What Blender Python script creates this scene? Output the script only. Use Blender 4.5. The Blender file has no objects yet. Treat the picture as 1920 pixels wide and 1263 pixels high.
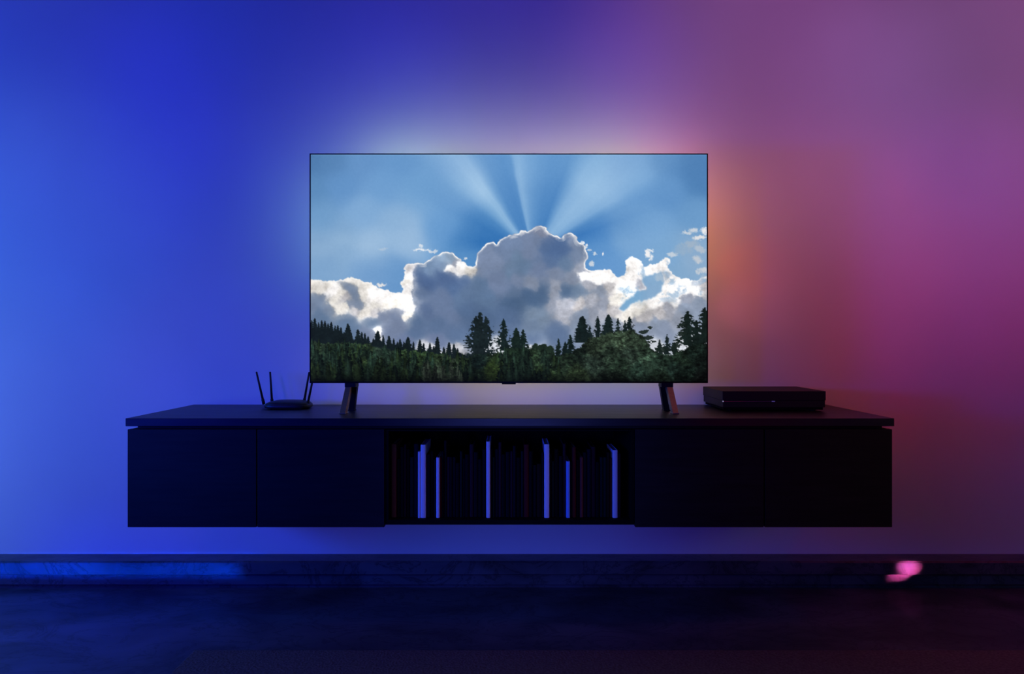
import bpy, bmesh, math, random
from mathutils import Vector, Matrix, Euler

random.seed(4)
C = bpy.context.scene.collection
PI = math.pi

# ------------------------------------------------------------------ camera
F = 1363.0            # focal length in pixels of the 1920 px wide frame
EYE = 0.841           # camera height above the marble floor
CX, CY = 956.0, 638.0  # vanishing point of lines running into the wall
WALL = 2.53           # distance camera to wall
cam_d = bpy.data.cameras.new('camera')
cam = bpy.data.objects.new('camera', cam_d)
C.objects.link(cam)
cam.location = (0, 0, EYE)
cam.rotation_euler = (PI/2, 0, 0)
cam_d.sensor_width = 36
cam_d.lens = 36*F/1920
cam_d.shift_x = (960-CX)/1920
cam_d.shift_y = (CY-631.5)/1920
cam_d.clip_start = .05
sc = bpy.context.scene
sc.camera = cam
sc.view_settings.view_transform = 'Standard'
sc.view_settings.look = 'None'
sc.view_settings.exposure = 0
sc.view_settings.gamma = 1
sc.view_settings.use_curve_mapping = False
sc.cycles.use_denoising = True
sc.cycles.max_bounces = 6
sc.cycles.caustics_reflective = False
sc.cycles.caustics_refractive = False

def X(px, d): return (px-CX)*d/F
def Z(py, d): return EYE-(py-CY)*d/F

# ------------------------------------------------------------------ world
world = bpy.data.worlds.new('dark_room')
sc.world = world
world.use_nodes = True
world.node_tree.nodes['Background'].inputs[0].default_value = (.5, .55, .8, 1)
world.node_tree.nodes['Background'].inputs[1].default_value = .004

# ------------------------------------------------------------------ lamps
# name, kind, position, aim, size(s) / cone, spread, (r, g, b) in watts
LAMPS = [
    ('front_left_far_lamp', 'SPOT', (-2.6, -1.0, 1.0), (-0.75, 2.3, 0.55), 0.2, 44, (0.0, 0.0, 117.86846)),
    ('front_left_near_lamp', 'AREA', (-2.7, 0.8, 0.9), (-0.8, 2.5, 0.7), 0.4, 180, (0.15563, 0.84453, 24.39216)),
    ('left_wall_low_lamp', 'AREA', (-2.6, 2.05, 0.45), (-1.4, 2.53, 0.6), 0.35, 180, (0.67799, 1.75886, 4.39306)),
    ('left_wall_mid_lamp', 'AREA', (-2.6, 2.0, 1.3), (-1.2, 2.53, 1.0), 0.35, 180, (0.0, 0.51771, 0.0)),
    ('left_high_lamp', 'AREA', (-2.4, 1.5, 2.4), (-1.2, 2.53, 1.4), 0.4, 180, (0.0, 0.41711, 0.0)),
    ('ceiling_right_lamp', 'AREA', (1.1, 1.3, 2.7), (0.9, 2.53, 1.4), 0.4, 180, (0.65913, 0.12196, 0.0)),
    ('right_high_lamp', 'AREA', (2.4, 1.5, 2.4), (1.3, 2.53, 1.4), 0.4, 180, (1.87797, 0.0, 0.0)),
    ('right_wall_mid_lamp', 'AREA', (2.6, 2.0, 1.3), (1.2, 2.53, 1.0), 0.35, 180, (0.99219, 0.0, 0.0)),
    ('right_wall_low_lamp', 'AREA', (2.6, 2.05, 0.45), (1.4, 2.53, 0.6), 0.35, 180, (0.06546, 0.0, 0.96675)),
    ('front_right_near_lamp', 'AREA', (2.7, 0.8, 0.9), (0.9, 2.5, 0.9), 0.4, 180, (0.4184, 0.71955, 0.0)),
    ('front_right_far_lamp', 'AREA', (2.6, -1.2, 1.3), (0.5, 2.5, 0.8), 0.5, 180, (0.0, 0.0, 2.96089)),
    ('under_console_left_fill', 'AREA', (-0.9, 2.3, 0.3), (-0.9, 2.53, 0.12), (0.9, 0.02), 150, (0.01517, 0.0, 0.0)),  # added fill below the console, no fixture modelled
    ('red_wall_spot', 'SPOT', (1.85, 1.7, 0.95), (1.22, 2.53, 0.64), 0.04, 30, (0.55427, 0.0, 0.0)),
    ('wall_fill_spot', 'SPOT', (-1.9549999999999998, 0.7, 0.55), (-1.7, 2.53, 0.45), 0.12, 46, (2.28468, 1.59452, 0.36543)),  # grid of added unseen spots, colours fitted to the wall tones
    ('wall_fill_spot', 'SPOT', (-1.9549999999999998, 0.7, 1.8599999999999999), (-1.7, 2.53, 1.1), 0.12, 46, (2.94035, 6.21872, 15.94206)),
    ('wall_fill_spot', 'SPOT', (-1.9549999999999998, 0.7, 2.25), (-1.7, 2.53, 1.75), 0.12, 46, (1.85103, 0.0, 36.67144)),
    ('wall_fill_spot', 'SPOT', (-0.9774999999999999, 0.7, 1.8599999999999999), (-0.85, 2.53, 1.1), 0.12, 46, (0.73886, 0.0, 0.0)),
    ('wall_fill_spot', 'SPOT', (-0.9774999999999999, 0.7, 2.25), (-0.85, 2.53, 1.75), 0.12, 46, (0.0, 0.0, 32.57416)),
    ('wall_fill_spot', 'SPOT', (0.0, 0.7, 0.55), (0, 2.53, 0.45), 0.12, 46, (1.93174, 2.6316, 15.07601)),
    ('wall_fill_spot', 'SPOT', (0.0, 0.7, 2.25), (0, 2.53, 1.75), 0.12, 46, (0.0, 0.0, 33.77098)),
    ('wall_fill_spot', 'SPOT', (0.9774999999999999, 0.7, 0.55), (0.85, 2.53, 0.45), 0.12, 46, (1.17296, 0.0, 0.0)),
    ('wall_fill_spot', 'SPOT', (0.9774999999999999, 0.7, 2.25), (0.85, 2.53, 1.75), 0.12, 46, (19.35663, 6.60917, 24.99317)),
    ('wall_fill_spot', 'SPOT', (1.9549999999999998, 0.7, 0.55), (1.7, 2.53, 0.45), 0.12, 46, (0.85738, 0.0, 0.0)),
    ('wall_fill_spot', 'SPOT', (1.9549999999999998, 0.7, 2.25), (1.7, 2.53, 1.75), 0.12, 46, (14.88468, 9.35687, 29.28986)),
    ('narrow_fill_spot', 'SPOT', (1.3125, 0.5, 1.4), (1.05, 2.53, 0.8), 0.12, 30, (3.96434, 0.0, 0.0)),  # extra narrow spots added where the wall fell short of colour
    ('narrow_fill_spot', 'SPOT', (1.375, 0.5, 1.75), (1.1, 2.53, 1.15), 0.12, 30, (20.02534, 3.40694, 5.46373)),
    ('narrow_fill_spot', 'SPOT', (1.9375, 0.5, 1.45), (1.55, 2.53, 0.85), 0.12, 30, (10.34848, 0.0, 0.0)),
    ('narrow_fill_spot', 'SPOT', (2.0, 0.5, 1.7999999999999998), (1.6, 2.53, 1.2), 0.12, 30, (17.68067, 2.08499, 20.15465)),
    ('narrow_fill_spot', 'SPOT', (1.1875, 0.5, 2.05), (0.95, 2.53, 1.45), 0.12, 30, (3.21813, 0.74742, 0.0)),
    ('narrow_fill_spot', 'SPOT', (-1.25, 0.5, 1.2999999999999998), (-1.0, 2.53, 0.7), 0.12, 30, (2.98614, 1.86837, 12.86562)),
    ('door_fill_spot', 'SPOT', (2.3, 1.35, 0.8), (1.05, 2.08, 0.45), 0.35, 32, (6.82422, 2.82082, 0.0)),  # added fill from each side to tint the dark doors
    ('door_fill_spot', 'SPOT', (-2.4, 1.3, 0.8), (-1.0, 2.08, 0.45), 0.35, 34, (2.05471, 11.79115, 91.31969)),
    ('floor_fill_spot', 'SPOT', (-2.6, 0.9, 1.6), (-1.55, 2.02, 0), 0.1, 30, (0.0, 0.0, 204.36815)),  # added spot to brighten the left of the floor in blue
    ('plinth_blue_fill_beam', 'AREA', (-2.55, 1.2, 0.068), (-1.7, 2.444, 0.068), (1.3, 0.05), 1.2, (0, 0.028, 0.62)),  # added unseen beam, shaped to the blue strip on the plinth
    ('plinth_pink_fill_beam', 'AREA', (2.22, 1.72, 0.34), (1.343, 2.444, 0.072), (0.027, 0.052), 2, (0.125, 0.016, 0.07)),  # added unseen beam, shaped to the pink patch on the plinth
    ('shelf_fill_spot', 'SPOT', (-0.7, 0.1, 0.75), (0.2, 2.1, 0.42), 0.1, 34, (1.05108, 1.48041, 14.69378)),  # added fill to lift the pale book spines
    ('television_top_light', 'AREA', (0.5, 2.285, 1.395), (0.5, 2.53, 1.45), (0.2, 0.012), 170, (0.03843, 0.0, 0.0)),
    ('television_rim_light', 'AREA', (-0.36, 2.335, 1.405), (-0.36, 2.53, 1.44), (0.22, 0.01), 170, (0.13416, 0.19346, 0.07776)),
    ('television_rim_light', 'AREA', (-0.12, 2.335, 1.405), (-0.12, 2.53, 1.44), (0.22, 0.01), 170, (0.12797, 0.12591, 0.11766)),
    ('television_rim_light', 'AREA', (0.12, 2.335, 1.405), (0.12, 2.53, 1.44), (0.22, 0.01), 170, (0.15553, 0.12375, 0.11658)),
    ('television_rim_light', 'AREA', (0.36, 2.335, 1.405), (0.36, 2.53, 1.44), (0.22, 0.01), 170, (0.15933, 0.17053, 0.08922)),
    ('television_rim_light', 'AREA', (0.53, 2.335, 1.405), (0.53, 2.53, 1.44), (0.14, 0.01), 170, (0.08969, 0.02852, 0.0752)),
    ('television_left_light', 'AREA', (-0.585, 2.285, 1.22), (-0.68, 2.53, 1.22), (0.012, 0.3), 170, (0.05409, 0.1309, 0.13262)),
    ('television_right_light', 'AREA', (0.575, 2.285, 1.22), (0.66, 2.53, 1.22), (0.012, 0.3), 150, (0.27542, 0.09751, 0.0)),
    ('television_left_light', 'AREA', (-0.585, 2.285, 0.88), (-0.68, 2.53, 0.88), (0.012, 0.3), 170, (0.00081, 0.00169, 0.05015)),
    ('television_right_light', 'AREA', (0.575, 2.285, 0.88), (0.66, 2.53, 0.88), (0.012, 0.3), 150, (0.0616, 0.0191, 0.04187)),
    ('television_bottom_light', 'AREA', (-0.4, 2.325, 0.735), (-0.4, 2.53, 0.7), (0.36, 0.012), 170, (0.07637, 0.06314, 0.02242)),
    ('television_bottom_light', 'AREA', (0, 2.325, 0.735), (0, 2.53, 0.7), (0.36, 0.012), 170, (0.17526, 0.13901, 0.05817)),
    ('television_bottom_light', 'AREA', (0.4, 2.325, 0.735), (0.4, 2.53, 0.7), (0.36, 0.012), 170, (0.09952, 0.1066, 0.10407)),
    ('television_orange_light', 'SPOT', (0.595, 2.285, 1.1), (0.84, 2.53, 1.1), 0.015, 44, (0.48322, 0.0, 0.0)),
    ('television_orange_light', 'SPOT', (0.595, 2.285, 0.96), (0.84, 2.53, 0.96), 0.015, 44, (0.51457, 0.08518, 0.16296)),
]

def add_lamp(name, kind, pos, aim, size, spread, rgb):
    d = bpy.data.lights.new(name, kind)
    e = max(max(rgb), 1e-9)
    d.energy = e
    d.color = [v/e for v in rgb]
    if kind == 'AREA':
        if isinstance(size, tuple):
            d.shape = 'RECTANGLE'; d.size, d.size_y = size
        else:
            d.shape = 'DISK'; d.size = size
        d.spread = math.radians(spread)
    elif kind == 'SPOT':
        d.spot_size = math.radians(spread); d.spot_blend = 1.0; d.shadow_soft_size = size
    else:
        d.shadow_soft_size = size
    o = bpy.data.objects.new(name, d)
    C.objects.link(o)
    o.location = pos
    v = Vector(aim)-Vector(pos)
    o.rotation_euler = v.to_track_quat('-Z', 'Y').to_euler()
    return o

for l in LAMPS:
    add_lamp(*l)

# ------------------------------------------------------------------ helpers
def mat(name, color, rough=.5, metal=0, spec=.5, build=None):
    m = bpy.data.materials.new(name)
    m.use_nodes = True
    nt = m.node_tree
    b = nt.nodes['Principled BSDF']
    b.inputs['Base Color'].default_value = (*color, 1)
    b.inputs['Roughness'].default_value = rough
    b.inputs['Metallic'].default_value = metal
    b.inputs['Specular IOR Level'].default_value = spec
    if build: build(nt, b)
    return m

def node(nt, t, **kw):
    n = nt.nodes.new(t)
    for k, v in kw.items(): setattr(n, k, v)
    return n

def noise_ramp(nt, b, scale, c1, c2, p1=.35, p2=.65, detail=6, stretch=(1, 1, 1), rough=None, bump=0, bump_dist=.001, distortion=0):
    tc = node(nt, 'ShaderNodeTexCoord'); mp = node(nt, 'ShaderNodeMapping')
    mp.inputs['Scale'].default_value = stretch
    nt.links.new(tc.outputs['Object'], mp.inputs['Vector'])
    n = node(nt, 'ShaderNodeTexNoise')
    n.inputs['Scale'].default_value = scale; n.inputs['Detail'].default_value = detail
    n.inputs['Distortion'].default_value = distortion
    nt.links.new(mp.outputs[0], n.inputs['Vector'])
    r = node(nt, 'ShaderNodeValToRGB')
    r.color_ramp.elements[0].position = p1; r.color_ramp.elements[0].color = (*c1, 1)
    r.color_ramp.elements[1].position = p2; r.color_ramp.elements[1].color = (*c2, 1)
    nt.links.new(n.outputs['Fac'], r.inputs['Fac'])
    nt.links.new(r.outputs[0], b.inputs['Base Color'])
    if rough:
        mr = node(nt, 'ShaderNodeMapRange')
        mr.inputs['To Min'].default_value, mr.inputs['To Max'].default_value = rough
        nt.links.new(n.outputs['Fac'], mr.inputs['Value'])
        nt.links.new(mr.outputs[0], b.inputs['Roughness'])
    if bump:
        bp = node(nt, 'ShaderNodeBump')
        bp.inputs['Strength'].default_value = bump; bp.inputs['Distance'].default_value = bump_dist
        nt.links.new(n.outputs['Fac'], bp.inputs['Height'])
        nt.links.new(bp.outputs[0], b.inputs['Normal'])
    return n, mp

def box(bm, x0, x1, y0, y1, z0, z1):
    vs = [bm.verts.new(p) for p in ((x0,y0,z0),(x1,y0,z0),(x1,y1,z0),(x0,y1,z0),(x0,y0,z1),(x1,y0,z1),(x1,y1,z1),(x0,y1,z1))]
    for f in ((0,3,2,1),(4,5,6,7),(0,1,5,4),(1,2,6,5),(2,3,7,6),(3,0,4,7)):
        bm.faces.new([vs[i] for i in f])
    return vs

def obj(name, bm, m, parent=None, bevel=0, smooth=False, seg=2):
    me = bpy.data.meshes.new(name)
    bmesh.ops.recalc_face_normals(bm, faces=bm.faces)
    bm.to_mesh(me); bm.free()
    o = bpy.data.objects.new(name, me)
    C.objects.link(o)
    if m: me.materials.append(m)
    if parent:
        o.parent = parent
        # geometry was given in world space: bring it to the parent's frame
        me.transform(parent_matrix(parent).inverted())
    if smooth:
        for p in me.polygons: p.use_smooth = True
    if bevel:
        md = o.modifiers.new('bevel', 'BEVEL'); md.width = bevel; md.segments = seg
        md.limit_method = 'ANGLE'; md.angle_limit = math.radians(40)
    return o

def parent_matrix(o):
    m = Matrix.LocRotScale(o.location, o.rotation_euler, None)
    return parent_matrix(o.parent) @ m if o.parent else m

def thing(name, label, cat, loc, group=None):
    o = bpy.data.objects.new(name, None)
    o.empty_display_size = .05
    C.objects.link(o)
    o.location = loc
    tag(o, label, cat, group)
    return o

def tag(o, label, cat, group=None):
    o['label'] = label; o['category'] = cat
    if group: o['group'] = group

def struct(name, bm, m, bevel=0):
    o = obj(name, bm, m, None, bevel)
    o['kind'] = 'structure'
    return o

def loft(bm, rings, cap=True):
    """skin closed rings (lists of points, same length)"""
    R = [[bm.verts.new(p) for p in r] for r in rings]
    n = len(R[0])
    for a, b in zip(R, R[1:]):
        for i in range(n):
            bm.faces.new((a[i], a[(i+1) % n], b[(i+1) % n], b[i]))
    if cap:
        bm.faces.new(R[0][::-1]); bm.faces.new(R[-1])

def tube(bm, p0, p1, r0, r1, n=14, flat=1.0, round_end=True):
    p0, p1 = Vector(p0), Vector(p1)
    ax = (p1-p0).normalized()
    u = Vector((1, 0, 0)) - ax*ax.x; u.normalize(); v = ax.cross(u)
    def ring(c, r): return [c+u*math.cos(2*PI*i/n)*r+v*math.sin(2*PI*i/n)*r*flat for i in range(n)]
    rs = [ring(p0, r0), ring(p1, r1)]
    if round_end:
        rs += [ring(p1+ax*r1*.5, r1*.85), ring(p1+ax*r1*.85, r1*.5)]
    loft(bm, rs)

def slab_profile(bm, pts, y0, y1):
    """extrude an outline in x,z from y0 to y1"""
    loft(bm, [[(x, y0, z) for x, z in pts], [(x, y1, z) for x, z in pts]])

# ------------------------------------------------------------------ materials
def plaster(nt, b):
    noise_ramp(nt, b, 2.2, (.74, .74, .74), (.80, .80, .80), .3, .7, 4, rough=(.85, .95))
    tc = node(nt, 'ShaderNodeTexCoord'); n = node(nt, 'ShaderNodeTexNoise')
    n.inputs['Scale'].default_value = 38; n.inputs['Detail'].default_value = 5
    nt.links.new(tc.outputs['Object'], n.inputs['Vector'])
    bp = node(nt, 'ShaderNodeBump'); bp.inputs['Strength'].default_value = .12; bp.inputs['Distance'].default_value = .002
    nt.links.new(n.outputs['Fac'], bp.inputs['Height']); nt.links.new(bp.outputs[0], b.inputs['Normal'])
M_wall = mat('painted_plaster', (.8, .8, .8), .9, build=plaster)

def marble(nt, b):
    tc = node(nt, 'ShaderNodeTexCoord')
    n1 = node(nt, 'ShaderNodeTexNoise'); n1.inputs['Scale'].default_value = 3.5; n1.inputs['Detail'].default_value = 8
    n1.inputs['Distortion'].default_value = .8
    mp = node(nt, 'ShaderNodeMapping'); mp.inputs['Scale'].default_value = (1, 1.6, 1.3)
    nt.links.new(tc.outputs['Object'], mp.inputs[0]); nt.links.new(mp.outputs[0], n1.inputs['Vector'])
    r = node(nt, 'ShaderNodeValToRGB')
    e = r.color_ramp.elements
    e[0].position = .36; e[0].color = (.050, .050, .052, 1)
    e[1].position = .62; e[1].color = (.105, .105, .11, 1)
    nt.links.new(n1.outputs['Fac'], r.inputs['Fac'])
    v = node(nt, 'ShaderNodeTexNoise'); v.inputs['Scale'].default_value = 5; v.inputs['Detail'].default_value = 9
    v.inputs['Distortion'].default_value = 1.6; v.inputs['Roughness'].default_value = .65
    nt.links.new(mp.outputs[0], v.inputs['Vector'])
    r2 = node(nt, 'ShaderNodeValToRGB')
    q = r2.color_ramp.elements
    q[0].position = .47; q[0].color = (1, 1, 1, 1)
    q[1].position = .53; q[1].color = (1, 1, 1, 1)
    q2 = r2.color_ramp.elements.new(.5); q2.color = (.5, .5, .5, 1)
    nt.links.new(v.outputs['Fac'], r2.inputs['Fac'])
    mx = node(nt, 'ShaderNodeMix', data_type='RGBA', blend_type='MULTIPLY'); mx.inputs[0].default_value = 1
    nt.links.new(r.outputs[0], mx.inputs[6]); nt.links.new(r2.outputs[0], mx.inputs[7])
    nt.links.new(mx.outputs[2], b.inputs['Base Color'])
M_marble = mat('dark_marble', (.06, .06, .06), .38, spec=.35, build=marble)

def blackwood(nt, b):
    noise_ramp(nt, b, 9, (.009, .009, .010), (.017, .016, .016), .35, .7, 8, (1, 12, 12), rough=(.34, .48), bump=.25, bump_dist=.0006)
M_wood = mat('black_stained_wood', (.02, .02, .02), .4, spec=.45, build=blackwood)
def doorwood(nt, b):
    noise_ramp(nt, b, 9, (.009, .009, .009), (.015, .0145, .0145), .35, .7, 8, (1, 12, 12), rough=(.5, .62), bump=.15, bump_dist=.0004)
M_door = mat('matt_black_door_wood', (.02, .02, .02), .55, spec=.2, build=doorwood)
M_inner = mat('black_shelf_board', (.004, .004, .004), .75, spec=.08)
def rugm(nt, b):
    noise_ramp(nt, b, 160, (.14, .11, .09), (.24, .19, .16), .3, .7, 4, rough=(.9, 1), bump=.8, bump_dist=.004)
M_rug = mat('charcoal_rug_pile', (.2, .16, .13), .95, spec=.1, build=rugm)
M_tvblack = mat('black_plastic', (.003, .003, .003), .5, spec=.12)
M_tvback = mat('matt_black_plastic', (.015, .015, .016), .6, spec=.3)
M_footmetal = mat('dark_titanium_metal', (.30, .27, .25), .45, metal=.6, build=lambda nt, b: noise_ramp(nt, b, 60, (.42, .33, .16), (.54, .43, .22), .3, .7, 3, (1, 1, 14), rough=(.33, .45)))
M_footblack = mat('black_foot_plastic', (.012, .011, .010), .55, spec=.25)
M_router = mat('router_black_plastic', (.018, .018, .020), .42, spec=.4, build=lambda nt, b: noise_ramp(nt, b, 300, (.014, .014, .016), (.022, .022, .024), .4, .6, 2, rough=(.38, .5)))
M_antenna = mat('antenna_black_rubber', (.012, .012, .014), .55, spec=.35)
M_box = mat('game_box_charcoal_plastic', (.03, .028, .028), .55, spec=.18, build=lambda nt, b: noise_ramp(nt, b, 400, (.014, .012, .012), (.022, .019, .019), .4, .6, 2, rough=(.45, .58)))

def emit(name, rgb, s):
    m = bpy.data.materials.new(name); m.use_nodes = True
    b = m.node_tree.nodes['Principled BSDF']
    b.inputs['Base Color'].default_value = (.02, .02, .02, 1)
    b.inputs['Emission Color'].default_value = (*rgb, 1)
    b.inputs['Emission Strength'].default_value = s
    return m

# ------------------------------------------------------------------ room
bm = bmesh.new(); box(bm, -4.6, 4.6, WALL, WALL+.12, 0, 3.2)
struct('wall_back', bm, M_wall)
bm = bmesh.new(); box(bm, -4.6, 4.6, -2.2, WALL+.12, -.08, 0)
struct('floor', bm, M_marble)
# marble plinth along the foot of the wall: cap, face and a recessed toe with a shadow groove
LED_Y = 2.444
zt = Z(1038, WALL)
bm = bmesh.new()
prof = [(WALL, 0), (LED_Y+.034, 0), (LED_Y+.034, .013), (LED_Y+.018, .015), (LED_Y+.018, .0515), (LED_Y+.002, .0535), (LED_Y, .0555),
        (LED_Y, zt-.005), (LED_Y+.006, zt), (WALL, zt)]
loft(bm, [[(x, y, z) for y, z in prof] for x in (-4.6, 4.6)])
struct('baseboard_back', bm, M_marble)

# ------------------------------------------------------------------ rug
RX, RY = -.848, EYE*F/(1225-CY)
bm = bmesh.new(); box(bm, RX, RX+2.9, .15, RY, 0, .011)
rug = obj('rug', bm, M_rug, None, .004)
tag(rug, 'dark charcoal rug lying on the marble floor in front of the media console', 'rug')

# ------------------------------------------------------------------ floating console
D0 = 2.08                               # distance to its front
TOP = Z(784, D0)
con = thing('media_console', 'long black wall-hung media console with four plain doors and an open book shelf', 'media console', (0, WALL, Z(988, D0)))
bm = bmesh.new(); box(bm, X(235, D0), X(1677, D0), D0, WALL, Z(799, D0), TOP)
obj('top_panel', bm, M_wood, con, .0012)
zb, zc = Z(988, D0), Z(804.5, D0)
xl, xs0, xs1, xr = X(239, D0), X(721, D0), X(1190.5, D0), X(1673, D0)
# carcass: neck under the top, side units, shelf boards, back
bm = bmesh.new()
box(bm, X(248, D0), X(1664, D0), D0+.03, WALL-.005, zc-.004, Z(799, D0)-.0003)      # recessed neck
box(bm, xl, xs0, D0+.019, WALL, zb+.002, zc-.001)                                  # left unit
box(bm, xs1, xr, D0+.019, WALL, zb+.002, zc-.001)                                  # right unit
obj('carcass', bm, M_door, con, .0008)
zs0, zs1 = Z(984, D0), Z(975, D0)
T = .011
bm = bmesh.new()
box(bm, xs0+.0005, xs1-.0005, D0+.004, WALL, zs0, zs1)                                 # bottom board
box(bm, xs0+.0005, xs0+T, D0+.004, WALL, zs1, zc-.006)
box(bm, xs1-T, xs1-.0005, D0+.004, WALL, zs1, zc-.006)
box(bm, xs0+.0005, xs1-.0005, D0+.004, WALL, zc-.006, zc-.001)                        # upper board
box(bm, xs0+T, xs1-T, WALL-.09, WALL-.075, zs1, zc-.006)                              # back board
obj('open_shelf', bm, M_inner, con, .0006)
g = .0016
edges = [(239, 480.5), (482.5, 720.5), (1191, 1432), (1434.5, 1673)]
for a, b in edges:
    bm = bmesh.new(); box(bm, X(a, D0), X(b, D0), D0, D0+.018, zb, zc)
    obj('door', bm, M_door, con, .0010)

# ------------------------------------------------------------------ books
BD = 2.112
def bookmats():
    cache = {}
    def get(col):
        if col not in cache:
            c = COL[col]
            cache[col] = mat(col+'_book_cloth', c, .7, spec=.3 if c[0] > .1 else .1, build=lambda nt, b: noise_ramp(nt, b, 700, tuple(v*.88 for v in c), c, .35, .65, 2, bump=.2, bump_dist=.0002))
        return cache[col]
    return get
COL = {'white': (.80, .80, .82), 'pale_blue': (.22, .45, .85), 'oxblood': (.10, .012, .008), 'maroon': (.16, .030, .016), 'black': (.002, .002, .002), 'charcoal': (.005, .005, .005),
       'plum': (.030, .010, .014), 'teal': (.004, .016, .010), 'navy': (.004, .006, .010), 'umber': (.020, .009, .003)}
getm = bookmats()
M_pages = mat('book_paper', (.62, .58, .50), .9, spec=.1, build=lambda nt, b: noise_ramp(nt, b, 60, (.52, .48, .42), (.68, .64, .56), .3, .7, 3, (30, 1, 1)))
M_pages_dark = mat('dark_page_edges', (.006, .006, .006), .8, spec=.05)  # near-black page edges for the dark books
def make_book(px0, px1, ptop, col, depth, lead=0, pages=M_pages):
    """spine towards the room, standing on the shelf board"""
    y0 = BD+lead
    x0, x1 = X(px0, BD), X(px1, BD)
    h = Z(ptop, BD)-zs1
    w = x1-x0
    o = bpy.data.objects.new('book', None); o.empty_display_size = .02
    C.objects.link(o); o.location = ((x0+x1)/2, y0+depth/2, zs1)
    t = min(.0022, w*.22)
    bm = bmesh.new()
    # case: one U-shaped board with a gently rounded spine
    n = 6; z0, z1 = zs1+.0002, zs1+h
    out = [(x1, y0+depth)] + [(x1, y0+.003)] + [((x0+x1)/2+w/2*math.cos(a), y0+.003-.003*math.sin(a)) for a in [PI*i/n for i in range(1, n)]] + [(x0, y0+.003), (x0, y0+depth)]
    inn = [(x0+t, y0+depth), (x0+t, y0+.004+t), (x1-t, y0+.004+t), (x1-t, y0+depth)]
    pts = out+inn
    loft(bm, [[(x, y, z0) for x, y in pts], [(x, y, z1) for x, y in pts]])
    obj('cover', bm, getm(col), o, .0003 if w < .008 else .0006, seg=1)
    bm = bmesh.new(); box(bm, x0+t, x1-t, y0+.004+t, y0+depth-.004, z0+.003, z1-(.0008 if pages is M_pages else .003))
    obj('page_block', bm, pages, o)
    return o
G = 'books standing on the open shelf'
#          px0   px1    top  colour     label
named = [(733.5, 743.0, 832, 'maroon', 'dull maroon book, first in the row at the left end of the shelf'),
         (784.0, 788.8, 846, 'white', 'thin white-spined book just shorter than the white book touching its right side'),
         (789.0, 798.4, 833, 'white', 'wide white-spined book in the left part of the row, right one of a touching pair'),
         (818.2, 824.4, 857, 'white', 'short white-spined book, lowest of the brightly lit ones on the left half'),
         (824.6, 827.6, 857, 'oxblood', 'thin oxblood book touching the right side of the short white one'),
         (911.8, 919.2, 827, 'white', 'tall narrow white-spined book in the middle of the row, tallest of all'),
         (1020.4, 1030.0, 832, 'white', 'tall violet-lit white-spined book right of the middle, wider than the tall narrow one'),
         (1061.6, 1068.4, 864, 'pale_blue', 'short blue-spined book to the right of the middle, low among its neighbours'),
         (1073.2, 1080.0, 838, 'oxblood', 'dark red book with a bright top edge just right of the short blue one'),
         (1087.6, 1093.6, 857, 'maroon', 'dull plum-red book a little right of the dark red one with the bright top'),
         (1148.4, 1157.8, 843, 'white', 'white-spined book near the right end with its lit page tops showing'),
         (1158.2, 1164.2, 850, 'plum', 'dark plum book, last in the row at the right end')]
ORD = ['', 'first', 'second', 'third', 'fourth', 'fifth', 'sixth', 'seventh', 'eighth']
HUE = {'black': 'black', 'charcoal': 'charcoal', 'plum': 'plum-black', 'teal': 'dark teal', 'navy': 'navy-black', 'umber': 'umber-brown', 'oxblood': 'dark oxblood'}
LEFT = ['maroon book at the left end', 'wide white book', 'thin oxblood book', 'tall narrow white book', 'tall violet-lit white book', 'short blue book', 'dark red book', 'plum-red book']
RIGHT = ['first pair of white books', 'short white book', 'tall narrow white book', 'tall violet-lit white book', 'short blue book', 'dark red book', 'plum-red book', 'white book near the right end']
def dark_label(g, i, n, col, w):
    slim = 'slim ' if w < 5 else 'wide ' if w > 8 else ''
    if n == 1: return 'only %s%s book between the %s and the %s' % (slim, HUE[col], LEFT[g], RIGHT[g])
    if i <= (n+1)//2: return '%s%s book, %s to the right of the %s' % (slim, HUE[col], ORD[i], LEFT[g])
    return '%s%s book, %s to the left of the %s' % (slim, HUE[col], ORD[n+1-i], RIGHT[g])
gaps = [(743.2, 783.8, 'thin dark book between the maroon one at the left end and the first white pair'),
        (798.6, 818.0, 'dark book between the wide white one and the short white one on the left'),
        (827.8, 911.6, 'dark book between the thin oxblood one and the tall narrow white one'),
        (919.4, 1020.2, 'dark book in the run between the two tall white books'),
        (1030.2, 1061.4, 'dark book between the tall white one and the short blue one'),
        (1068.6, 1073.0, 'sliver of a dark book between the short blue one and the dark red one'),
        (1080.2, 1087.4, 'dark book between the dark red one and the plum-red one'),
        (1093.8, 1148.2, 'dark book between the plum-red one and the white one near the right end')]
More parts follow.
